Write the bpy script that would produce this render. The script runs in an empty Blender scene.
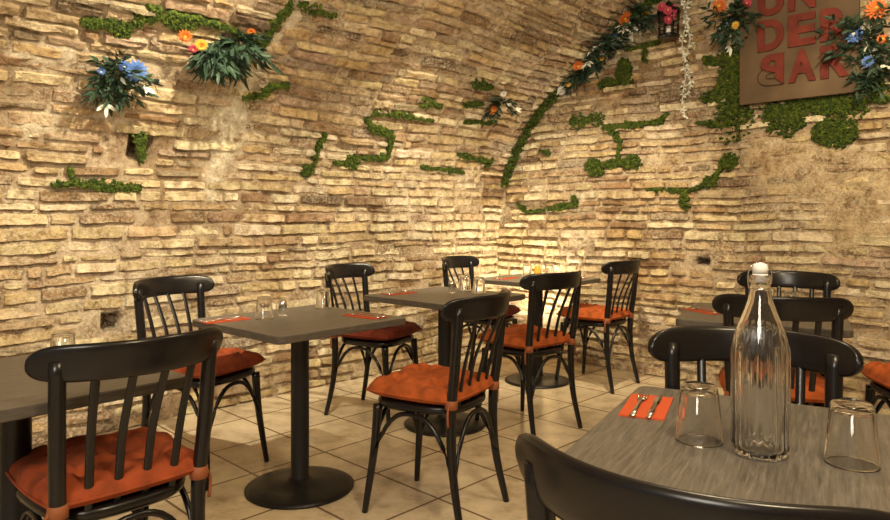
import bpy, math, random
from mathutils import Vector, Matrix, noise
random.seed(11)
R = random.random
def U(a,b): return a+(b-a)*random.random()
scn = bpy.context.scene
scn.view_settings.view_transform = 'Standard'

# ------------------------------------------------------------------ room frame
H = 1.2; F = 680.0; YH = 217.0
C = Vector((0.48, 6.2, 0)); A = Vector((0.70,0.714,0)).normalized(); B = Vector((A.y,-A.x,0))
def W(t,u,z): return C - A*t + B*u + Vector((0,0,z))
ctrl = [(0,0),(0,.5),(0,.95),(.045,1.35),(.144,1.67),(.476,2.12),(.975,2.47),(1.5,2.84),(2.1,3.14),(2.8,3.33),(3.5,3.40)]
prof=[]
for i in range(len(ctrl)-1):
    p0=ctrl[max(i-1,0)];p1=ctrl[i];p2=ctrl[i+1];p3=ctrl[i+2] if i+2<len(ctrl) else (4.2,3.33)
    for k in range(12):
        s=k/12
        def cr(a,b,c,d): return .5*((2*b)+(-a+c)*s+(2*a-5*b+4*c-d)*s*s+(-a+3*b-3*c+d)*s**3)
        prof.append((max(0,cr(p0[0],p1[0],p2[0],p3[0])),cr(p0[1],p1[1],p2[1],p3[1])))
prof.append(ctrl[-1])
arc=[0]
for i in range(1,len(prof)): arc.append(arc[-1]+math.hypot(prof[i][0]-prof[i-1][0],prof[i][1]-prof[i-1][1]))
SL=arc[-1]
def prof_at(s):
    s=max(0,min(SL-1e-5,s))
    lo,hi=0,len(arc)-1
    while hi-lo>1:
        m=(lo+hi)//2
        if arc[m]<=s: lo=m
        else: hi=m
    f=(s-arc[lo])/max(1e-9,arc[hi]-arc[lo])
    u=prof[lo][0]+(prof[hi][0]-prof[lo][0])*f; z=prof[lo][1]+(prof[hi][1]-prof[lo][1])*f
    du=prof[hi][0]-prof[lo][0]; dz=prof[hi][1]-prof[lo][1]; l=math.hypot(du,dz)
    return u,z,(dz/l,-du/l)
def s_of_z(z):
    for i in range(1,len(prof)):
        if prof[i][1]>=z:
            f=(z-prof[i-1][1])/max(1e-9,prof[i][1]-prof[i-1][1]); return arc[i-1]+f*(arc[i]-arc[i-1])
    return SL
def off_of_z(z): return prof_at(s_of_z(z))[0]
def z_of_u(u):
    if u>3.5: u=7-u
    if u<=0: return .95
    for i in range(1,len(prof)):
        if prof[i][0]>=u and prof[i][0]>prof[i-1][0]:
            f=(u-prof[i-1][0])/(prof[i][0]-prof[i-1][0]); return prof[i-1][1]+f*(prof[i][1]-prof[i-1][1])
    return 3.4
def mapL(t,s,d):
    u,z,n=prof_at(s); return W(t,u+n[0]*d,z+n[1]*d)
def mapR(u,z,d): return W(d,u,z)
# image pixel to wall point: follows the camera ray until it meets a wall
def pixel_to_wall(x,y):
    dx=(x-445)/F; dz=(YH-y)/F; Y=1.0
    while Y<9:
        P=Vector((dx*Y,Y,0)); D=P-C; t=-D.dot(A); u=D.dot(B); z=H+dz*Y
        if t<=0: return ('R',u,z)
        if u<=off_of_z(z): return ('L',t,s_of_z(z))
        Y+=.004
    return ('R',0,0)
def wallpt(w,p,q,d=0): return mapL(p,q,d) if w=='L' else mapR(p,q,d)
def wallnrm(w,p,q): return (wallpt(w,p,q,.1)-wallpt(w,p,q,0)).normalized()

# ------------------------------------------------------------------ materials
def mat(name, col=(.5,.5,.5), rough=.5, metal=0, build=None, trans=0, ior=1.45, emit=None, coat=0):
    m=bpy.data.materials.new(name); m.use_nodes=True
    nt=m.node_tree; b=nt.nodes['Principled BSDF']
    b.inputs['Base Color'].default_value=(*col,1); b.inputs['Roughness'].default_value=rough
    b.inputs['Metallic'].default_value=metal; b.inputs['Transmission Weight'].default_value=trans
    b.inputs['IOR'].default_value=ior; b.inputs['Coat Weight'].default_value=coat
    if emit: b.inputs['Emission Color'].default_value=(*emit[0],1); b.inputs['Emission Strength'].default_value=emit[1]
    if build: build(nt,b)
    return m
def N(nt,t,**kw):
    n=nt.nodes.new(t)
    for k,v in kw.items():
        if k in n.inputs: n.inputs[k].default_value=v
        else: setattr(n,k,v)
    return n
def ramp(nt,stops):
    r=nt.nodes.new('ShaderNodeValToRGB'); e=r.color_ramp.elements
    while len(e)<len(stops): e.new(.5)
    for i,(p,c) in enumerate(stops): e[i].position=p; e[i].color=(*c,1)
    return r
def noisebump(scale,strength,dist=.01,rampcol=None,detail=4,stretch=None):
    def f(nt,b):
        tc=N(nt,'ShaderNodeTexCoord'); mp=N(nt,'ShaderNodeMapping')
        if stretch: mp.inputs['Scale'].default_value=stretch
        nt.links.new(tc.outputs['Object'],mp.inputs['Vector'])
        n=N(nt,'ShaderNodeTexNoise',Scale=scale,Detail=detail); nt.links.new(mp.outputs[0],n.inputs['Vector'])
        bp=N(nt,'ShaderNodeBump',Strength=strength,Distance=dist)
        nt.links.new(n.outputs['Fac'],bp.inputs['Height']); nt.links.new(bp.outputs[0],b.inputs['Normal'])
        if rampcol:
            r=ramp(nt,rampcol); nt.links.new(n.outputs['Fac'],r.inputs[0]); nt.links.new(r.outputs[0],b.inputs['Base Color'])
    return f
def stone_build(nt,b):
    at=N(nt,'ShaderNodeAttribute'); at.attribute_name='Col'
    ge=N(nt,'ShaderNodeTexCoord')
    n1=N(nt,'ShaderNodeTexNoise',Scale=12.0,Detail=8.0,Roughness=.78); n2=N(nt,'ShaderNodeTexNoise',Scale=55.0,Detail=5.0,Roughness=.75)
    n3=N(nt,'ShaderNodeTexNoise',Scale=2.2,Detail=3.0)
    for n in (n1,n2,n3): nt.links.new(ge.outputs['Object'],n.inputs['Vector'])
    r1=ramp(nt,[(.34,(.26,.17,.105)),(.44,(.70,.61,.50)),(.53,(1.0,.975,.935)),(.66,(1.34,1.33,1.29))]); nt.links.new(n1.outputs['Fac'],r1.inputs[0])
    mx=N(nt,'ShaderNodeMix',data_type='RGBA',blend_type='MULTIPLY'); mx.inputs[0].default_value=.97
    nt.links.new(at.outputs['Color'],mx.inputs[6]); nt.links.new(r1.outputs[0],mx.inputs[7])
    # limewash residue
    r2=ramp(nt,[(.46,(0,0,0)),(.58,(1,1,1))]); nt.links.new(n2.outputs['Fac'],r2.inputs[0])
    r3=ramp(nt,[(.40,(.1,.1,.1)),(.60,(1,1,1))]); nt.links.new(n3.outputs['Fac'],r3.inputs[0])
    mm=N(nt,'ShaderNodeMath',operation='MULTIPLY'); nt.links.new(r2.outputs[0],mm.inputs[0]); nt.links.new(r3.outputs[0],mm.inputs[1])
    m3=N(nt,'ShaderNodeMath',operation='MULTIPLY'); nt.links.new(mm.outputs[0],m3.inputs[0]); m3.inputs[1].default_value=.55
    mx2=N(nt,'ShaderNodeMix',data_type='RGBA'); nt.links.new(m3.outputs[0],mx2.inputs[0]); nt.links.new(mx.outputs[2],mx2.inputs[6]); mx2.inputs[7].default_value=(.84,.76,.59,1)
    nt.links.new(mx2.outputs[2],b.inputs['Base Color'])
    ad=N(nt,'ShaderNodeMath',operation='ADD'); nt.links.new(n1.outputs['Fac'],ad.inputs[0]); nt.links.new(n2.outputs['Fac'],ad.inputs[1])
    bp=N(nt,'ShaderNodeBump',Strength=1.0,Distance=.022); nt.links.new(ad.outputs[0],bp.inputs['Height']); nt.links.new(bp.outputs[0],b.inputs['Normal'])
M_stone=mat('rough_stone',rough=.9,build=stone_build)
def floor_build(nt,b):
    tc=N(nt,'ShaderNodeTexCoord'); mp=N(nt,'ShaderNodeMapping'); mp.inputs['Rotation'].default_value=(0,0,-math.atan2(A.y,A.x)+.0)
    nt.links.new(tc.outputs['Object'],mp.inputs['Vector'])
    br=nt.nodes.new('ShaderNodeTexBrick'); br.offset=0; br.inputs['Scale'].default_value=1
    br.inputs['Brick Width'].default_value=.41; br.inputs['Row Height'].default_value=.41; br.inputs['Mortar Size'].default_value=.007; br.inputs['Mortar Smooth'].default_value=.3
    br.inputs['Color1'].default_value=(.76,.65,.48,1); br.inputs['Color2'].default_value=(.62,.52,.375,1); br.inputs['Mortar'].default_value=(.20,.135,.08,1)
    nt.links.new(mp.outputs[0],br.inputs['Vector'])
    n=N(nt,'ShaderNodeTexNoise',Scale=5.0,Detail=8.0,Roughness=.7); nt.links.new(tc.outputs['Object'],n.inputs['Vector'])
    r=ramp(nt,[(.3,(.58,.50,.42)),(.5,(.95,.93,.9)),(.7,(1.18,1.16,1.12))]); nt.links.new(n.outputs['Fac'],r.inputs[0])
    mx=N(nt,'ShaderNodeMix',data_type='RGBA',blend_type='MULTIPLY'); mx.inputs[0].default_value=1
    nt.links.new(br.outputs['Color'],mx.inputs[6]); nt.links.new(r.outputs[0],mx.inputs[7]); nt.links.new(mx.outputs[2],b.inputs['Base Color'])
    inv=N(nt,'ShaderNodeMath',operation='SUBTRACT'); inv.inputs[0].default_value=1; nt.links.new(br.outputs['Fac'],inv.inputs[1])
    bp=N(nt,'ShaderNodeBump',Strength=.5,Distance=.004); nt.links.new(inv.outputs[0],bp.inputs['Height']); nt.links.new(bp.outputs[0],b.inputs['Normal'])
M_floor=mat('stone_tiles',rough=.27,build=floor_build)
def wood_build(nt,b):
    tc=N(nt,'ShaderNodeTexCoord'); mp=N(nt,'ShaderNodeMapping'); mp.inputs['Scale'].default_value=(5.0,70,10)
    nt.links.new(tc.outputs['Object'],mp.inputs['Vector'])
    n=N(nt,'ShaderNodeTexNoise',Scale=2.0,Detail=9.0,Roughness=.7,Distortion=.5); nt.links.new(mp.outputs[0],n.inputs['Vector'])
    r=ramp(nt,[(.30,(.065,.056,.047)),(.44,(.118,.103,.086)),(.56,(.160,.142,.119)),(.70,(.225,.203,.170))]); nt.links.new(n.outputs['Fac'],r.inputs[0])
    nt.links.new(r.outputs[0],b.inputs['Base Color'])
    bp=N(nt,'ShaderNodeBump',Strength=.2,Distance=.0015); nt.links.new(n.outputs['Fac'],bp.inputs['Height']); nt.links.new(bp.outputs[0],b.inputs['Normal'])
M_top=mat('grey_oak',rough=.38,build=wood_build)
M_edge=mat('table_edge',rough=.5,build=noisebump(20,.1,.002,[(.3,(.06,.05,.04)),(.7,(.12,.10,.08))],stretch=(1,1,6)))
M_black=mat('black_lacquer',(.008,.007,.0075),.27,build=noisebump(60,.06,.002))
M_metal=mat('cast_iron',(.020,.019,.020),.40,metal=.4,build=noisebump(150,.15,.001))
def cush(name,c):
    d=tuple(x*.60 for x in c); l=tuple(min(1,x*1.15) for x in c)
    return mat(name,c,.9,build=noisebump(18,.45,.008,[(.3,d),(.7,l)]))
M_or=cush('orange_cotton',(.43,.090,.015)); M_or2=cush('rust_cotton',(.34,.062,.015)); M_red=cush('maroon_cotton',(.21,.032,.014))
M_tie=mat('tan_tie',(.28,.085,.03),.6,build=noisebump(80,.2,.001))
M_glass=mat('clear_glass',(1,1,1),.02,trans=1,ior=1.47,build=noisebump(25,.03,.001))
M_steel=mat('steel',(.75,.72,.68),.2,metal=1,build=noisebump(40,.02,.001))
M_nap=mat('red_napkin',(.55,.085,.022),.85,build=noisebump(90,.3,.001))
M_white=mat('porcelain',(.85,.83,.78),.3,build=noisebump(40,.02,.001))
def mossb(nt,b):
    tc=N(nt,'ShaderNodeTexCoord'); n=N(nt,'ShaderNodeTexNoise',Scale=45.0,Detail=5.0); nt.links.new(tc.outputs['Object'],n.inputs['Vector'])
    r=ramp(nt,[(.3,(.012,.024,.002)),(.5,(.045,.075,.006)),(.72,(.13,.155,.015))]); nt.links.new(n.outputs['Fac'],r.inputs[0]); nt.links.new(r.outputs[0],b.inputs['Base Color'])
M_moss=mat('moss',rough=.95,build=mossb)
M_leaf=mat('eucalyptus_leaf',rough=.6,build=noisebump(12,.1,.002,[(.3,(.012,.030,.018)),(.6,(.030,.062,.034)),(.8,(.08,.115,.065))]))
def fl(n,c): return mat(n,c,.6,build=noisebump(30,.1,.002))
M_blue=fl('petal_blue',(.10,.20,.52)); M_wht=fl('petal_white',(.70,.68,.70)); M_ora=fl('petal_orange',(.62,.16,.03)); M_pink=fl('petal_pink',(.48,.05,.11)); M_yel=fl('petal_yellow',(.65,.40,.05))
M_pal=fl('pale_leaf',(.78,.79,.70))
M_sign=mat('rusted_panel',rough=.8,build=noisebump(3.5,.2,.003,[(.3,(.060,.037,.019)),(.5,(.100,.062,.033)),(.75,(.145,.094,.053))],detail=8))
M_let=mat('rust_letters',rough=.85,build=noisebump(14,.3,.003,[(.3,(.090,.013,.008)),(.7,(.165,.026,.014))]))
M_brass=mat('amber_jar',(.75,.38,.05),.3,build=noisebump(20,.05,.001))

# ------------------------------------------------------------------ mesh builder
class MB:
    def __init__(s): s.v=[];s.f=[];s.m=[];s.c=[]
    def add(s,vs,fs,mi=0,col=None):
        o=len(s.v); s.v+= [tuple(v) for v in vs]; s.f+=[tuple(i+o for i in f) for f in fs]; s.m+=[mi]*len(fs)
        if col is not None: s.c+=[col]*len(vs)
    def grid(s,g,mi=0,closeu=False,closev=False,col=None):
        nu=len(g); nv=len(g[0]); vs=[p for r in g for p in r]; fs=[]
        for i in range(nu if closeu else nu-1):
            for j in range(nv if closev else nv-1):
                i2=(i+1)%nu; j2=(j+1)%nv
                fs.append((i*nv+j,i2*nv+j,i2*nv+j2,i*nv+j2))
        s.add(vs,fs,mi,col)
    def tube(s,pts,rad,n=10,mi=0,flat=None,cap=True,up=Vector((0,0,1))):
        pts=[Vector(p) for p in pts]; rings=[]
        if not isinstance(rad,(list,tuple)): rad=[rad]*len(pts)
        for i,p in enumerate(pts):
            d=(pts[min(i+1,len(pts)-1)]-pts[max(i-1,0)]).normalized()
            ref=up if abs(d.dot(up))<.9 else Vector((1,0,0))
            x=d.cross(ref).normalized() if abs(d.dot(up))<.9 else (ref-d*ref.dot(d)).normalized()
            y=d.cross(x); a,bq=(flat if flat else (1,1))
            rings.append([p+x*(math.cos(2*math.pi*k/n)*rad[i]*a)+y*(math.sin(2*math.pi*k/n)*rad[i]*bq) for k in range(n)])
        s.grid(rings,mi,closev=True)
        if cap:
            o=len(s.v)-len(pts)*n
            s.f.append(tuple(o+k for k in range(n))); s.m.append(mi)
            s.f.append(tuple(o+(len(pts)-1)*n+k for k in range(n))); s.m.append(mi)
    def lathe(s,prof,c=(0,0,0),n=32,mi=0,ribs=0,ribd=0,ribrange=None):
        g=[]
        for r,z in prof:
            row=[]
            for k in range(n):
                a=2*math.pi*k/n; rr=r
                if ribs and ribrange[0]<=z<=ribrange[1]: rr=r+ribd*math.cos(ribs*a)
                row.append((c[0]+rr*math.cos(a),c[1]+rr*math.sin(a),c[2]+z))
            g.append(row)
        s.grid(g,mi,closev=True)
    def obj(s,name,mats,parent=None,smooth=True,loc=None,fix=True):
        me=bpy.data.meshes.new(name); me.from_pydata(s.v,[],s.f)
        for m in mats: me.materials.append(m)
        me.polygons.foreach_set('material_index',s.m)
        if s.c:
            a=me.color_attributes.new('Col','FLOAT_COLOR','POINT'); a.data.foreach_set('color',[x for c in s.c for x in (*c,1)])
        if fix:
            import bmesh
            bm=bmesh.new(); bm.from_mesh(me); bmesh.ops.remove_doubles(bm,verts=bm.verts,dist=1e-5); bmesh.ops.recalc_face_normals(bm,faces=bm.faces); bm.to_mesh(me); bm.free()
        me.polygons.foreach_set('use_smooth',[smooth]*len(me.polygons)); me.update()
        o=bpy.data.objects.new(name,me); scn.collection.objects.link(o)
        if parent: o.parent=parent
        if loc: o.location=loc
        return o
def empty(name,loc=(0,0,0),rz=0):
    e=bpy.data.objects.new(name,None); scn.collection.objects.link(e); e.location=loc; e.rotation_euler=(0,0,rz); e.empty_display_size=.1; return e
def inst(o,name,parent,mats=None):
    n=bpy.data.objects.new(name,o.data if hasattr(o,'data') else o); scn.collection.objects.link(n); n.parent=parent
    return n

# ------------------------------------------------------------------ plaster zones and wall niches
def pixels_to_wall(pts): return [pixel_to_wall(*p) for p in pts]  # list of image pixels to wall coordinates
plaster={'L':[],'R':[]}
def addpl(pts,r,h):
    q=pixels_to_wall(pts)
    for i in range(len(q)):
        plaster[q[i][0]].append((q[i][1],q[i][2],r,h))
        if i+1<len(q) and q[i+1][0]==q[i][0]:
            for k in (.33,.66): plaster[q[i][0]].append((q[i][1]+(q[i+1][1]-q[i][1])*k,q[i][2]+(q[i+1][2]-q[i][2])*k,r,h))
addpl([(305,5),(275,35),(250,75),(235,105),(222,150),(212,195)],.06,.024)
addpl([(232,120),(225,145)],.12,.028)
addpl([(30,130),(60,128)],.08,.016)
addpl([(20,60),(70,55)],.07,.014)
addpl([(795,165),(830,185),(870,190),(850,225)],.19,.024)
addpl([(760,150)],.10,.016)
addpl([(308,145)],.08,.018)
holes=[]
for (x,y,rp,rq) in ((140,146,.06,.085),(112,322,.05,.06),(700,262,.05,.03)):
    w,p,q=pixel_to_wall(x,y); holes.append((w,p,q,rp,rq))
def inhole(w,p,q,m=0,l=0):
    for (a,b_,c_,rp,rq) in holes:
        if a==w and abs(p-b_)<rp+m+l and abs(q-c_)<rq+m: return True
    return False
def plh(w,p,q):
    h=0
    for (a,b_,r,hh) in plaster[w]:
        d2=((p-a)**2+(q-b_)**2)/(r*r)
        if d2<6: h=max(h,hh*math.exp(-d2))
    return h
def warp(w,p,q):
    sd=3.1 if w=='L' else 9.7
    return (p, q+.035*noise.noise(Vector((p*.9,q*1.1,sd)))+.010*noise.noise(Vector((p*3.5,q*3,sd+5))))
def depth_m(w,p,q):
    sd=1.3 if w=='L' else 6.2
    d=-.010+.006*noise.noise(Vector((p*2.2,q*2.2,sd)))+.011*noise.noise(Vector((p*5,q*7,sd)))+.006*noise.noise(Vector((p*33,q*33,sd)))+plh(w,p,q)
    if inhole(w,p,q): d-=.10
    return d

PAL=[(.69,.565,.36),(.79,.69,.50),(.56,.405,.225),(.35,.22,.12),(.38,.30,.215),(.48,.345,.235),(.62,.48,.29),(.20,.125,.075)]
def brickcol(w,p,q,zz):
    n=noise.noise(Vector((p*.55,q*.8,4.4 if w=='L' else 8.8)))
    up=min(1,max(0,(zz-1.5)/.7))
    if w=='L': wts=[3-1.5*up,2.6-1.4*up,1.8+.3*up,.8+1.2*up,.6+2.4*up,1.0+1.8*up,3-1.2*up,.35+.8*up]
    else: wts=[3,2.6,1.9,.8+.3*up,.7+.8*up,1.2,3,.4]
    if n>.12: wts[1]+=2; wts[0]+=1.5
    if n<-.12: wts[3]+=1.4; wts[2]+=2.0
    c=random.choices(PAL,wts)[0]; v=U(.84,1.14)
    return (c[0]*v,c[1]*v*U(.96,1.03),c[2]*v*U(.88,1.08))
def bricks(w,prange,qmax,limit=None):
    mb=MB(); q=0.0
    while q<qmax:
        h=random.choice([.048,.055,.062,.068,.074,.082]); p=prange(q)[0]-U(0,.2); p1=prange(q)[1]
        g=U(.012,.021)
        while p<p1:
            L=U(.13,.40)
            if R()<.14: L=U(.06,.12)
            pc=p+L/2; qc=q+h/2
            if (limit is None or limit(pc,q+h*.5)) and not inhole(w,pc,qc,.012,L/2):
                d=U(.000,.013)
                if R()<.08: d=-.012
                if R()<.10: d+=.011
                nx=max(2,int(L/.03)); e=.007
                gx=U(.004,.012)
                xs=[p+gx]+[p+gx+e+(L-2*gx-2*e)*k/nx for k in range(nx+1)]+[p+L-gx]
                g2=g*U(.6,1.4); gt=g*U(.6,1.4)
                ys=[q+g2*.5,q+g2*.5+e,q+h*.5,q+h-gt*.5-e,q+h-gt*.5]
                tilt=U(-.05,.05); tq=U(-.18,.12)
                grid=[]; sx=U(0,50)
                for i,x in enumerate(xs):
                    row=[]
                    for j,y in enumerate(ys):
                        bi=(i in(0,len(xs)-1)); bj=j in (0,4)
                        wob=.008*noise.noise(Vector((x*13+sx,0 if j<2 else 5,1)))+U(-.0015,.0015)
                        x2=x+U(-.004,.004); y2=y+wob
                        if (i in (0,1,len(xs)-1,len(xs)-2)) and j!=2: y2+=.0055*(1 if j<2 else -1)*(1 if bi else .4)
                        dd = -.024 if (bi or bj) else d+(x-pc)*tilt+(y-qc)*tq+U(-.002,.002)+.013*noise.noise(Vector((x*15,y*24,2)))
                        pp,qq=warp(w,x2,y2)
                        row.append(wallpt(w,pp,qq,dd+.006*noise.noise(Vector((pp*2.2,qq*2.2,1.3 if w=='L' else 6.2)))))
                    grid.append(row)
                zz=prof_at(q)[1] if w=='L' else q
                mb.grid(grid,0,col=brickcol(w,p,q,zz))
            p+=L
        q+=h
    return mb
def mortar(w,ps,qs):
    mb=MB(); g=[];cols=[]
    for p in ps:
        row=[]
        for q in qs:
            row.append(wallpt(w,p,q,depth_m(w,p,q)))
            pl=max(0,plh(w,p,q))/.025
            n=max(0,min(1,.45+1.0*noise.noise(Vector((p*1.6,q*1.6,7)))))
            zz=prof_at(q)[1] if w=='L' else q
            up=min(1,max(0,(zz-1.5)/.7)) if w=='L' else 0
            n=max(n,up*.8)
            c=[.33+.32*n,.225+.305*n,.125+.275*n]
            if w=='R' and pl>.2: c=[.57,.44,.275]
            elif pl>.1: c=[c[0]+(.82-c[0])*min(1,pl),c[1]+(.76-c[1])*min(1,pl),c[2]+(.62-c[2])*min(1,pl)]
            if inhole(w,p,q): c=[.10,.065,.04]  # hollows coloured dark: shade of the recess put into the colour
            cols.append(tuple(c))
        g.append(row)
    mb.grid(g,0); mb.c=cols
    return mb
step=.025
def fr(a,b,s):
    n=int((b-a)/s)+1; return [a+(b-a)*i/n for i in range(n+1)]
wl=empty('wall_left')
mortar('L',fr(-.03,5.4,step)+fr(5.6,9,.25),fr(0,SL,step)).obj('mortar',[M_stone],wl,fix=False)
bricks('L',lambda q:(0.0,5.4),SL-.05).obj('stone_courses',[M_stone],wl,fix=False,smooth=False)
wr=empty('wall_back')
mbr=mortar('R',fr(-.03,4.3,step)+fr(4.45,7.03,.15),fr(0,3.45,step)); mbr.obj('mortar',[M_stone],wr,fix=False)
bricks('R',lambda q:(0.0,4.3),3.4,limit=lambda u,z: z<z_of_u(u)+.06).obj('stone_courses',[M_stone],wr,fix=False,smooth=False)
# far half of the vault and opposite wall
mb=MB(); g=[];cc=[]
for t in fr(-.03,9,.3):
    row=[]
    for u,z in reversed(prof[::4]): row.append(W(t,7-u,z)); cc.append((.48,.385,.26))
    row.append(W(t,7,0)); cc.append((.48,.385,.26))
    g.append(row)
mb.grid(g,0); mb.c=cc; mb.obj('wall_right',[M_stone],fix=False)
mb=MB(); mb.add([W(-.05,-.05,0),W(9,-.05,0),W(9,7.05,0),W(-.05,7.05,0)],[(0,1,2,3)]); mb.obj('floor',[M_floor],smooth=False)

# ------------------------------------------------------------------ moss
def moss(pts,width,dens=1.0):
    q=pixels_to_wall(pts); mb=MB(); width*=1.12
    for i in range(max(1,len(q)-1)):
        a=q[i]; b_=q[min(i+1,len(q)-1)]
        if a[0]!=b_[0]: continue
        L=math.hypot(a[1]-b_[1],a[2]-b_[2]); n=int((L+width*.6)*width/.00010*dens)+6
        for k in range(n):
            f=R(); p=a[1]+(b_[1]-a[1])*f; s=a[2]+(b_[2]-a[2])*f
            wob=.65+1.6*noise.noise(Vector((p*11,s*11,1)))
            ang=U(0,6.283); rr=width*.55*math.sqrt(R())*max(.25,min(1.5,wob)); p+=rr*math.cos(ang); s+=rr*math.sin(ang)
            if a[0]=='L': s=max(.02,s)
            c=wallpt(a[0],p,s,.012); nm=wallnrm(a[0],p,s)
            tx=nm.cross(Vector((.1,.2,1))).normalized(); ty=nm.cross(tx)
            r=U(.007,.013)
            vs=[c+nm*r*U(.6,1.6)]; fs=[]
            for j in range(6):
                an=j*math.pi/3+.3; q1=U(.8,1.2)
                vs.append(c+(tx*math.cos(an)+ty*math.sin(an))*r*.75*q1+nm*r*.5)
            for j in range(6):
                an=j*math.pi/3+.3
                vs.append(c+(tx*math.cos(an)+ty*math.sin(an))*r*U(.9,1.2)-nm*.02)
            for j in range(6):
                fs.append((0,1+j,1+(j+1)%6)); fs.append((1+j,7+j,7+(j+1)%6,1+(j+1)%6))
            mb.add(vs,fs)
            for j in range(5):
                d=(nm*U(.3,1)+tx*U(-1,1)+ty*U(-1,1)).normalized(); base=c+tx*U(-r,r)+ty*U(-r,r); sd=d.cross(nm+tx*.1).normalized()*.0022
                mb.add([base-sd,base+sd,base+d*U(.012,.024)],[(0,1,2)])
    if mb.v: mb.obj('moss_patch',[M_moss],smooth=False,fix=False)
ML=[([(54,184),(80,183),(140,188)],.045),([(70,168),(72,182)],.03),([(140,137),(140,156)],.10),
([(84,22),(112,24),(122,30),(150,14),(175,18)],.06),([(150,8),(175,20),(195,22)],.06),([(195,18),(225,26),(262,42)],.055),([(262,44),(275,22),(290,5),(305,2)],.045),([(302,4),(333,14)],.045),
([(243,97),(264,94),(270,86),(288,85)],.035),([(303,171),(309,170)],.085),([(311,168),(317,150),(325,133)],.035),
([(335,163),(356,161)],.075),([(362,158),(387,157),(391,136)],.045),([(391,134),(372,128),(366,118)],.045),([(372,113),(395,114),(432,120)],.042),([(422,102),(440,105)],.045),
([(421,166),(462,172)],.03),([(457,154),(472,158),(492,161)],.035),([(484,166),(490,164)],.03),([(464,104),(482,103)],.045),([(475,83),(490,87)],.065),([(463,122),(495,121)],.04),
([(518,204),(528,212),(546,210),(577,204)],.05),([(574,197),(577,204)],.04),([(572,122),(600,119)],.075),([(600,85),(630,80)],.065),([(624,62),(624,78)],.13),([(628,50),(650,45),(660,42)],.05),([(646,46),(645,60)],.035),
([(540,151),(551,153)],.035),([(590,166),(636,162)],.09),([(592,174),(602,172)],.05),([(618,160),(621,142),(612,130)],.04),([(604,128),(660,122),(668,114)],.05),
([(648,190),(684,191),(685,206)],.045),([(688,192),(712,182),(722,168),(730,158)],.055),([(722,164),(733,160)],.08),([(698,123),(720,124)],.045),([(705,97),(725,98)],.05),([(716,92),(725,76)],.055),
([(733,55),(733,75),(735,100),(732,122)],.17),([(770,112),(798,118)],.18),([(790,103),(815,104),(852,106)],.16),([(822,133),(848,131)],.18),([(856,103),(885,99)],.06),([(872,86),(886,92)],.10),([(705,60),(718,62)],.05)]
for p,w in ML: moss(p,w)
# moss cord following the groin between vault and end wall
def cordpt(s,d=.03):
    u,z,n=prof_at(s); return W(d,u+n[0]*d,z+n[1]*d), (B*n[0]+Vector((0,0,n[1]))-A).normalized()
mb=MB()
for k in range(1500):
    s=U(1.5,3.9); c,nm=cordpt(s,.03); rad=.028+.03*abs(noise.noise(Vector((s*4,0,0)))); c+=Vector((U(-1,1),U(-1,1),U(-1,1)))*rad
    tx=nm.cross(Vector((.1,.2,1))).normalized(); ty=nm.cross(tx)
    for j in range(8):
        d=(nm*U(0,1)+tx*U(-1,1)+ty*U(-1,1)).normalized(); sd=d.cross(nm+tx*.3).normalized()*.006
        mb.add([c-sd,c+sd,c+d*U(.014,.028)],[(0,1,2)])
mb.obj('moss_garland',[M_moss],smooth=False,fix=False)

# ------------------------------------------------------------------ leaves and flowers
def leaf(mb,base,d,L,wd,mi=0,nrm=None):
    d=d.normalized(); s=d.cross(nrm if nrm else Vector((U(-1,1),U(-1,1),U(-1,1)))).normalized(); n=s.cross(d)
    mb.add([base,base+d*L*.35+s*wd*.5+n*wd*.12,base+d*L*.75+s*wd*.35+n*wd*.1-n*L*.05,base+d*L-n*L*.12,base+d*L*.75-s*wd*.35+n*wd*.1-n*L*.05,base+d*L*.35-s*wd*.5+n*wd*.12,base+d*L*.4,base+d*L*.75-n*L*.05],
      [(0,1,6),(1,2,7,6),(2,3,7),(3,4,7),(4,5,6,7),(5,0,6)],mi)
def sprig(mb,base,d,L,nleaf,lw,mi=0,asp=.38):
    d=d.normalized(); p=base.copy(); pts=[p.copy()]
    for i in range(nleaf):
        d=(d+Vector((U(-.18,.18),U(-.18,.18),U(-.22,.06)))).normalized(); p=p+d*L/nleaf; pts.append(p.copy())
        for sgn in (-1,1):
            sd=d.cross(Vector((U(-.5,.5),U(-.5,.5),1))).normalized()*sgn
            leaf(mb,p,(d*(.6 if asp>.3 else 1.3)+sd*.9+Vector((U(-.3,.3),U(-.3,.3),U(-.3,.3)))),lw*U(.8,1.3),lw*asp,mi)
    leaf(mb,p,d,lw*1.2,lw*asp,mi); mb.tube(pts,.0018,4,mi)
def flower(mb,c,nm,r,mi,mc,rings=3,np_=13):
    tx=nm.cross(Vector((.1,.2,1))).normalized(); ty=nm.cross(tx)
    for k in range(rings):
        rr=r*(1-.24*k)
        for j in range(np_):
            an=2*math.pi*(j+.5*k)/np_; d=(tx*math.cos(an)+ty*math.sin(an))+nm*(.15+.35*k)
            leaf(mb,c+nm*.004*k,d,rr,rr*.42,mi,nrm=nm)
    o=[(r*.27*math.cos(a),r*.18*math.sin(a)) for a in [k*math.pi/2/4 for k in range(5)]]
    g=[[c+nm*(.01+zz)+(tx*math.cos(2*math.pi*k/10)+ty*math.sin(2*math.pi*k/10))*rr for k in range(10)] for rr,zz in o]
    mb.grid(g,mc,closev=True)
FM=[M_leaf,M_blue,M_wht,M_ora,M_pink,M_yel,M_pal]
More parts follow.
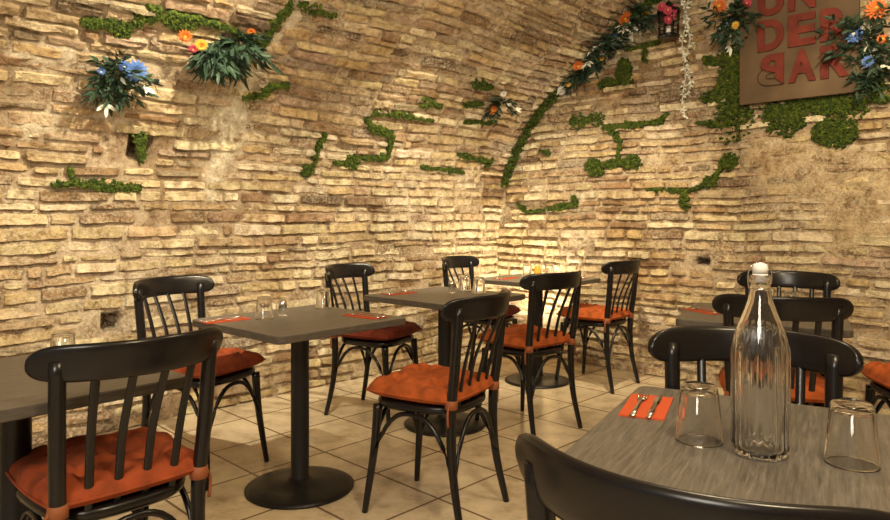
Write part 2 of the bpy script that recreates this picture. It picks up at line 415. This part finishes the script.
def bouquet(x,y,size,nspr,flowers,drop=.5,name='flower_bouquet',lw=.05,side=0,asp=.38,pale=.05):
    w,p,q=pixel_to_wall(x,y); c=wallpt(w,p,q,.04); nm=wallnrm(w,p,q); mb=MB()
    tx=nm.cross(Vector((0,0,1))).normalized(); ty=tx.cross(nm).normalized()
    for i in range(nspr):
        an=U(0,6.283); d=tx*(math.cos(an)+side)+ty*(math.sin(an)-drop)+nm*U(.1,.6)
        sprig(mb,c,d,size*U(.6,1.1),5,lw,0 if R()>pale else 6,asp)
    for (fx,fy,fr_,mi,mc) in flowers:
        w2,p2,q2=pixel_to_wall(fx,fy); n2=(wallnrm(w2,p2,q2)+Vector((U(-.2,.2),-.5,-.1))).normalized()
        flower(mb,wallpt(w2,p2,q2,.09),n2,fr_*.85,mi,mc)
    mb.obj(name,FM,smooth=False,fix=False)
bouquet(112,70,.17,26,[(130,62,.075,1,2),(119,57,.04,1,2),(96,62,.025,1,2)],.25,side=-.1,lw=.06)
bouquet(214,36,.17,30,[(180,24,.045,3,5),(196,34,.045,5,3),(188,38,.03,4,5)],1.0,lw=.085,asp=.26,pale=0)
bouquet(236,34,.20,26,[(246,20,.03,3,5),(254,50,.03,4,5)],.7,lw=.08,asp=.30,pale=0)
bouquet(498,96,.16,22,[(486,103,.055,3,5),(498,85,.035,2,5)],.5,side=.2)
bouquet(574,72,.16,20,[(572,57,.055,3,5),(568,92,.05,2,5),(563,76,.03,5,3)],.6)
bouquet(588,55,.17,20,[],.6)
bouquet(602,38,.20,24,[(596,44,.035,2,5),(608,60,.03,5,3)],.4)
bouquet(625,18,.22,28,[(618,10,.07,3,5),(640,6,.05,5,3),(608,30,.04,1,5)],.3)
bouquet(640,16,.18,18,[],.7)
bouquet(737,16,.20,28,[(725,9,.065,3,5),(741,28,.035,5,3),(752,6,.04,4,5)],.8,lw=.06)
bouquet(868,42,.22,30,[(858,37,.070,1,2),(872,64,.045,1,2),(880,12,.075,3,5),(886,42,.04,3,5)],.5,lw=.06)
bouquet(876,72,.15,16,[],.6,lw=.05)
# hanging strand
w,p,q=pixel_to_wall(693,8); base=wallpt(w,p,q+.35,.14); mb=MB()
for off,Lh in ((Vector((0,0,0)),1.14),(Vector((.03,.01,0)),.98)):
    pts=[base+off+Vector((.014*math.sin(k*.8+off.x*90),.01*math.cos(k),-Lh*k/24)) for k in range(25)]
    mb.tube(pts,.0025,5,1)
    for pt in pts[4:]:
        for j in range(8): leaf(mb,pt+Vector((U(-.01,.01),U(-.01,.01),U(-.02,.02))),Vector((U(-1,1),U(-1,.2),U(-.9,.3))),U(.018,.036),.015,1 if R()<.85 else 0)
mb.obj('hanging_vine',[M_leaf,M_pal],smooth=False,fix=False)
# lantern with flowers
w,p,q=pixel_to_wall(677,26); lc=wallpt(w,p,q,.13); le=empty('hanging_lantern',lc); mb=MB()
mb.lathe([(0,-.11),(.075,-.11),(.08,-.10),(.07,-.09),(0,-.09)],n=16); mb.lathe([(.085,.07),(.08,.09),(.03,.13),(.012,.15),(0,.15)],n=16); mb.lathe([(0,.07),(.085,.07)],n=16)
for k in range(8):
    a=k*math.pi/4; mb.tube([(.068*math.cos(a),.068*math.sin(a),-.1),(.075*math.cos(a),.075*math.sin(a),.08)],.006,6)
for zz in (-.04,.02): mb.tube([(.073*math.cos(a*.3927),.073*math.sin(a*.3927),zz) for a in range(17)],.004,6,cap=False)
mb.tube([(0,0,.15),(0,0,.7)],.003,6)
mb.obj('lantern_cage',[M_black],le)
mb=MB(); mb.lathe([(0,-.09),(.02,-.09),(.02,-.03),(0,-.025)],n=14); mb.obj('candle',[M_white],le)
mb=MB()
for k in range(9): flower(mb,Vector((U(-.08,.02),U(-.1,-.04),U(-.02,.10))),Vector((U(-.4,.4),-1,.2)).normalized(),.035,4,5)
mb.obj('pink_blossoms',FM,le,smooth=False,fix=False)

# ------------------------------------------------------------------ sign
se=empty('wall_sign',W(.05,2.19,1.96)); se.rotation_euler=(0,0,math.atan2(B.y,B.x))
mb=MB(); sw,sh=.715,.80
def box(mb,a,b_,mi=0):
    x0,y0,z0=a;x1,y1,z1=b_
    mb.add([(x0,y0,z0),(x1,y0,z0),(x1,y1,z0),(x0,y1,z0),(x0,y0,z1),(x1,y0,z1),(x1,y1,z1),(x0,y1,z1)],[(0,3,2,1),(4,5,6,7),(0,1,5,4),(1,2,6,5),(2,3,7,6),(3,0,4,7)],mi)
box(mb,(0,-.012,0),(sw,.012,sh))
o=mb.obj('panel',[M_sign],se,smooth=False); bv=o.modifiers.new('b','BEVEL'); bv.width=.003
def letter(ch,x,z,wd,ht,mir=False):
    cu=bpy.data.curves.new('t','FONT'); cu.body=ch; cu.size=1; cu.extrude=.02; cu.offset=.04
    ob=bpy.data.objects.new('t',cu); scn.collection.objects.link(ob); bpy.context.view_layer.update()
    me=bpy.data.meshes.new_from_object(ob.evaluated_get(bpy.context.evaluated_depsgraph_get())); bpy.data.objects.remove(ob)
    xs=[v.co.x for v in me.vertices]; ys=[v.co.y for v in me.vertices]
    for v in me.vertices:
        fx=(v.co.x-min(xs))/(max(xs)-min(xs)); fy=(v.co.y-min(ys))/(max(ys)-min(ys))
        if mir: fx=1-fx
        v.co=Vector((x+fx*wd,-.012-(.012 if v.co.z>0 else 0),z+fy*ht))
    me.materials.clear(); me.materials.append(M_let)
    l=bpy.data.objects.new('letter_'+ch,me); scn.collection.objects.link(l); l.parent=se
for row,(txt,z) in enumerate([('BAR',.105),('DER',.335),('UN',.565)]):
    x=.125
    for i,ch in enumerate(txt):
        letter(ch,x,z,.162,.205,mir=(ch=='B')); x+=.19

# ------------------------------------------------------------------ furniture prototypes
def smoothpath(pts,n=5):
    out=[]; P=[Vector(p) for p in pts]
    for i in range(len(P)-1):
        p0=P[max(i-1,0)];p1=P[i];p2=P[i+1];p3=P[min(i+2,len(P)-1)]
        for k in range(n):
            s=k/n; out.append(.5*((2*p1)+(-p0+p2)*s+(2*p0-5*p1+4*p2-p3)*s*s+(-p0+3*p1-3*p2+p3)*s**3))
    out.append(P[-1]); return out
def proto(mb,mats,smooth=True):
    o=mb.obj('p',mats,smooth=smooth); d=o.data; bpy.data.objects.remove(o); return d
def lerpl(a,b,n): return [a+(b-a)*i/(n-1) for i in range(n)]
RW=.245
def raily(x): return -.315+.125*(abs(x)/RW)**2.1
mb=MB()
for sx in (-1,1):
    pr=smoothpath([(sx*.195,-.25,0),(sx*.180,-.205,.22),(sx*.178,-.195,.44),(sx*.186,-.215,.62),(sx*.192,-.238,.86)],5); n=len(pr)
    mb.tube(pr,[.013+.007*min(1,i/(n*.45)) for i in range(n)],12)
    pf=smoothpath([(sx*.165,.155,.44),(sx*.172,.17,.25),(sx*.195,.20,0)],6); n=len(pf)
    mb.tube(pf,[.021-.009*i/(n-1) for i in range(n)],12)
M_legs=proto(mb,[M_black])
mb=MB()
fl_,fr2,rl,rr2=Vector((-.178,.178,.2)),Vector((.178,.178,.2)),Vector((-.182,-.21,.2)),Vector((.182,-.21,.2))
for a,b_ in ((fl_,fr2),(fl_,rl),(fr2,rr2),(rl,rr2)):
    mb.tube([a.lerp(b_,v)+Vector((0,0,.225*(1-abs(2*v-1)**2.6))) for v in lerpl(0,1,17)],.0095,8)
M_brace=proto(mb,[M_black])
mb=MB()
def seatpt(a,sc):
    c,s=math.cos(a),math.sin(a); x=abs(c)**.62*(1 if c>0 else -1); y=abs(s)**.62*(1 if s>0 else -1)
    return (x*(.195+.018*y)*sc, y*.20*sc-.01)
g=[]
for sc,z in ((.0,.468),(.6,.466),(.93,.470),(.985,.466),(1,.455),(.985,.443),(.94,.435),(0,.435)):
    g.append([(*seatpt(2*math.pi*k/48,sc),z) for k in range(48)])
mb.grid(g,closev=True); M_seat=proto(mb,[M_black])
mb=MB(); g=[]
for i in range(41):
    x=RW*math.sin(math.pi*(i/40-.5)); e=abs(x)/RW; hh=.047*math.sqrt(max(0.0004,1-e**11)); cz=.855-.004*e*e
    y=raily(x); th=.0115
    sl=.125*2.1/RW*e**1.1*(1 if x>0 else -1); nl=math.hypot(1,sl); nx_,ny_=-sl/nl,1/nl
    ring=[]
    for k in range(16):
        a=2*math.pi*k/16; cy=math.cos(a); czz=math.sin(a)
        yy=abs(cy)**.5*(1 if cy>0 else -1)*th*(1 if e<.99 else .5); zz=abs(czz)**.7*(1 if czz>0 else -1)*hh
        ring.append((x+nx_*yy,y+ny_*yy-zz*.18,cz+zz))
    g.append(ring)
mb.grid(g,closev=True); M_rail=proto(mb,[M_black])
mb=MB()
for x in (-.105,-.035,.035,.105):
    top=(x*1.15,raily(x*1.15)+.006,.825); pth=smoothpath([(x,-.185,.45),(x*1.08,-.222,.64),top],5)
    g=[]
    for p in pth: g.append([(p.x+.0115*math.cos(a*math.pi/5),p.y+.0055*math.sin(a*math.pi/5),p.z) for a in range(10)])
    mb.grid(g,closev=True)
M_slats=proto(mb,[M_black],True)
# cushion
def cushion_mesh(seed,m):
    random.seed(seed); mb=MB(); n=48; half=.218
    tf=[(-.1,-.1),(.1,-.1),(-.1,.1),(.1,.1),(0,0)]
    def shape(i,j):
        a=-1+2*i/n; b_=-1+2*j/n
        k=1-.10*(a*a*b_*b_)-.03*(1-a*a)*(b_*b_)-.03*(1-b_*b_)*(a*a)
        return a,b_,a*half*k,b_*half*k
    for side in (1,-1):
        g=[]
        for i in range(n+1):
            row=[]
            for j in range(n+1):
                a,b_,x,y=shape(i,j); ed=max(0,(1-abs(a)**5)*(1-abs(b_)**5))**.45
                if side>0:
                    z=.502+.050*ed
                    for tx_,ty_ in tf:
                        d=math.hypot(x-tx_,y-ty_); an=math.atan2(y-ty_,x-tx_)
                        z-=.034*math.exp(-(d/.026)**2)+ .016*math.exp(-(d/.075)**2)*(.5+.5*math.cos(6*an+seed+tx_*40))
                    z+=.016*noise.noise(Vector((x*10,y*10,seed)))*ed+.012*noise.noise(Vector((x*22,y*22,seed)))*ed
                else: z=.500-.028*ed
                row.append((x+.004*noise.noise(Vector((y*18,z,seed))),y-.005,z))
            g.append(row)
        mb.grid(g)
    edge=[]
    for k in range(n): edge.append(shape(k,0)[2:])
    for k in range(n): edge.append(shape(n,k)[2:])
    for k in range(n): edge.append(shape(n-k,n)[2:])
    for k in range(n): edge.append(shape(0,n-k)[2:])
    edge.append(edge[0]); mb.tube([(x,y-.005,.501) for x,y in edge],.0045,6,cap=False)
    for tx_,ty_ in tf: mb.lathe([(.010,.508),(.008,.515),(0,.517)],(tx_,ty_-.005,0),10)
    return proto(mb,[m])
CU={'o':cushion_mesh(1,M_or),'r':cushion_mesh(2,M_or2),'d':cushion_mesh(3,M_red)}
random.seed(5)
mb=MB()
for sx in (-1,1):
    mb.lathe([(.0195,.47),(.0245,.472),(.0245,.505),(.0195,.507)],(sx*.179,-.197,0),12)
    mb.tube([(sx*.178,-.18,.49),(sx*.17,-.165,.495)],.007,6)
    mb.tube(smoothpath([(sx*.20,-.20,.49),(sx*.212,-.20,.46),(sx*.208,-.20,.41)],3),.005,5)
M_ties=proto(mb,[M_tie])
def chair(X,Y,fx,fy,c='o'):
    rz=math.atan2(fy,fx)-math.pi/2
    e=empty('dining_chair',(X,Y,0),rz)
    for n_,d in (('legs',M_legs),('leg_braces',M_brace),('seat',M_seat),('top_rail',M_rail),('back_slats',M_slats)): inst(d,n_,e)
    if c: inst(CU[c],'seat_cushion',e); inst(M_ties,'cushion_ties',e)
    return e
chair(-.955,1.91,-.72,.69,'r')
chair(-1.14,3.25,.87,-.42,'r')
chair(-.41,4.18,.85,-.45,'d')
chair(.30,5.02,.80,-.50,'d')
chair(-.055,2.83,-.85,.5,'o')
chair(.46,3.93,-.65,.76,'o')
chair(1.08,4.93,-.75,.66,'o')
chair(1.76,3.50,-.45,-.89,'o')
chair(1.38,2.85,.33,.94,'o')
chair(.69,1.55,-.42,-.90,'r')
chair(.425,1.02,.6,.8,'r')
chair(2.05,2.88,-1,.15,'o')

TS=.34
mb=MB(); 
def rsq(h,r,n=5):
    o=[]
    for cx,cy,a0 in ((h-r,h-r,0),(-h+r,h-r,90),(-h+r,-h+r,180),(h-r,-h+r,270)):
        for k in range(n+1):
            a=math.radians(a0+90*k/n); o.append((cx+r*math.cos(a),cy+r*math.sin(a)))
    return o
ol=rsq(TS,.03); il=rsq(TS-.003,.028); n=len(ol)
mb.add([(x,y,.75) for x,y in il],[tuple(range(n))],0)
g=[[(x,y,.75) for x,y in il],[(x,y,.747) for x,y in ol],[(x,y,.723) for x,y in ol],[(x,y,.72) for x,y in il]]
mb.grid(g,1,closev=True); mb.add([(x,y,.72) for x,y in il],[tuple(reversed(range(n)))],1)
o=mb.obj('p',[M_top,M_edge],smooth=False); T_top=o.data; bpy.data.objects.remove(o)
mb=MB(); mb.lathe([(0,.72),(.14,.72),(.14,.712),(.05,.70),(.040,.68),(.040,.05),(.050,.035),(0,.035)],n=32); T_post=proto(mb,[M_metal])
mb=MB(); mb.lathe([(0,.042),(.05,.042),(.06,.032),(.15,.026),(.215,.016),(.238,.008),(.236,0),(0,0)],n=56); T_base=proto(mb,[M_metal])
def table(k,X,Y,ang):
    e=empty('bistro_table',(X,Y,0),ang)
    inst(T_top,'tabletop',e); inst(T_post,'pedestal',e); inst(T_base,'base_disc',e)
d45=math.radians(48)
table('A',-1.2,1.9,d45); table('B',-.644,3.02,d45); table('C',0.0,3.94,d45); table('D',.676,4.98,d45)
table('E',1.47,3.14,d45+.25); table('F',.65,1.36,math.atan2(.89,.46)-.04)

# table setting
mb=MB(); mb.lathe([(0,.098),(.026,.098),(.031,.094),(.040,.004),(.0405,0),(.0375,0),(.0365,.004),(.029,.082),(.026,.086),(0,.086)],n=32); G1=proto(mb,[M_glass])
mb=MB()
mb.lathe([(0,.112),(.030,.112),(.035,.108),(.046,.004),(.046,0),(.043,0),(.042,.004),(.0325,.092),(.029,.097),(0,.097)],n=48,ribs=12,ribd=.0007,ribrange=(.005,.112)); G2=proto(mb,[M_glass])
def glass(X,Y,big=False):
    e=empty('drinking_glass',(X,Y,.7505)); inst(G2 if big else G1,'tumbler',e)
for x,y in ((-1.18,2.10),(-.80,3.01),(.12,4.14),(.20,4.0),(.78,5.08),(.62,5.12),(1.56,3.30),(1.63,3.20),(-.60,3.36)): glass(x,y)
glass(.512,1.37,True); glass(.742,1.24,True)
mb=MB()
box(mb,(-.05,-.10,0),(.05,.10,.002)); box(mb,(-.048,-.098,.002),(.050,.10,.0035)); NAP=proto(mb,[M_nap],False)
mb=MB() # knife & fork
mb.tube([(.018,-.105,.006),(.018,-.06,.006),(.018,-.01,.006)],[.004,.0055,.0045],8,flat=(1.4,.6))
g=[[(.018-.008*f,y,.006),(.018+.008*f2,y,.0065),(.018+.008*f2,y,.005)] for y,f,f2 in ((-.012,.4,.5),(.02,.9,1),(.07,1,1),(.095,.3,.9))]
mb.grid(g,closev=True)
mb.tube([(-.018,-.105,.006),(-.018,-.05,.006),(-.018,.02,.006),(-.018,.035,.007)],[.0055,.004,.003,.006],8,flat=(1.4,.5))
mb.tube([(-.018,.035,.007),(-.018,.052,.006)],[.008,.010],8,flat=(1.2,.25))
for k in range(4): mb.tube([(-.018+(-.0098+.0065*k),.05,.006),(-.018+(-.0098+.0065*k),.095,.009)],[.0017,.001],6)
CUT=proto(mb,[M_steel])
def setting(X,Y,ang):
    e=empty('folded_napkin',(X,Y,.7502),ang); inst(NAP,'napkin_cloth',e); inst(CUT,'knife_and_fork',e)
for x,y,a in ((-1.03,2.08,.8),(-.96,2.96,-.8),(-.36,3.08,.9),(-.27,4.0,-.8),(.94,5.0,.9),(.45,4.98,-.7),(1.24,3.24,.3)): setting(x,y,a)
setting(.478,1.61,math.atan2(.91,.41)-math.pi/2)
def shaker(X,Y):
    e=empty('salt_shaker',(X,Y,.7505)); mb=MB(); mb.lathe([(0,0),(.02,0),(.021,.004),(.018,.05),(0,.05)],n=20); mb.obj('shaker_body',[M_glass],e)
    mb=MB(); mb.lathe([(.019,.05),(.019,.062),(.012,.07),(0,.071)],n=20); mb.obj('shaker_cap',[M_steel],e)
shaker(-.74,3.1); shaker(.04,4.04)
e=empty('amber_jar',(.70,5.15,.7505)); mb=MB(); mb.lathe([(0,0),(.026,0),(.028,.01),(.028,.06),(.02,.07),(.02,.08),(0,.08)],n=20); mb.obj('jar',[M_brass],e)
# bottle
be=empty('water_bottle',(.598,1.29,.7505)); mb=MB()
outer=[(0,.004),(.030,.0),(.044,.001),(.049,.008),(.050,.02),(.050,.195),(.048,.215),(.041,.24),(.031,.265),(.0225,.29),(.0185,.31),(.0175,.325),(.0205,.327),(.0205,.338),(.0165,.340)]
inner=[(.0145,.338),(.0145,.31),(.019,.288),(.028,.262),(.038,.237),(.044,.213),(.0455,.195),(.0455,.02),(.042,.012),(0,.010)]
mb.lathe(outer,n=120,ribs=18,ribd=.0022,ribrange=(.015,.20)); 
mb.lathe([outer[-1]]+inner,n=120,ribs=18,ribd=.0004,ribrange=(.015,.20)); mb.obj('bottle_glass',[M_glass],be)
mb=MB(); mb.lathe([(.0,.345),(.014,.342),(.014,.352),(.012,.360),(0,.364)],n=20); mb.lathe([(0,.325),(.0135,.33),(.014,.343),(0,.343)],n=20); mb.obj('stopper',[M_white],be)
mb=MB()
for sx in (-1,1): mb.tube(smoothpath([(sx*.003,0,.362),(sx*.018,0,.356),(sx*.023,.002,.335),(sx*.019,.004,.312)],4),.0013,6)
mb.tube([(.0185*math.cos(k*.3927),.0185*math.sin(k*.3927),.314) for k in range(17)],.0013,6,cap=False)
mb.obj('wire_bail',[M_steel],be)

# ------------------------------------------------------------------ lights
def lamp(kind,loc,target,power,col,size=.1,spot=70,blend=.7):
    l=bpy.data.lights.new('spot_light' if kind=='SPOT' else 'fill_light',kind); l.energy=power; l.color=col  # point and area lights are added fill, no fitting modelled
    if kind=='SPOT': l.spot_size=math.radians(spot); l.spot_blend=blend; l.shadow_soft_size=size
    elif kind=='POINT': l.shadow_soft_size=size
    elif kind=='AREA': l.size=size
    o=bpy.data.objects.new(l.name,l); scn.collection.objects.link(o); o.location=loc
    if target is not None:
        o.rotation_euler=(Vector(target)-Vector(loc)).to_track_quat('-Z','Y').to_euler()
    return o
WARM=(1,.825,.52); WW=(1,.865,.60)
lamp('SPOT',W(1.5,2.0,2.75),W(.3,1.0,.9),290,WARM,.03,72,1)
lamp('SPOT',W(1.9,3.9,3.05),W(.0,3.4,1.5),250,WARM,.03,85,1)
lamp('SPOT',W(1.6,1.6,2.55),W(1.4,0,.7),250,WW,.03,72,1)
lamp('SPOT',W(3.3,1.9,2.7),W(3.3,0,.9),350,WW,.03,76,1)
lamp('SPOT',W(4.7,2.0,2.7),W(4.6,0,.8),190,WARM,.03,72,1)
lamp('SPOT',W(3.4,2.8,.95),W(2.6,.7,2.4),95,WARM,.05,80,1)
lamp('SPOT',W(.35,.55,.12),W(.02,.3,1.3),130,WW,.04,115,1)
lamp('POINT',W(3.9,4.2,2.7),None,120,WARM,.2)
lamp('POINT',W(2.4,3.0,2.75),None,55,WARM,.12)
lamp('AREA',W(6.8,4.4,2.6),W(2.0,1.5,.6),85,(1,.90,.75),1.2)  # unseen soft fill added behind the camera
wd=bpy.data.worlds.new('World'); scn.world=wd; wd.use_nodes=True
bg=wd.node_tree.nodes['Background']; bg.inputs[0].default_value=(1,.89,.72,1); bg.inputs[1].default_value=.35

cam=bpy.data.cameras.new('Camera'); co=bpy.data.objects.new('Camera',cam); scn.collection.objects.link(co)
co.location=(0,0,H); co.rotation_euler=(math.pi/2,0,0); cam.sensor_width=36; cam.lens=F/890*36; cam.shift_y=-(260-YH)/890; cam.clip_start=.02
scn.camera=co
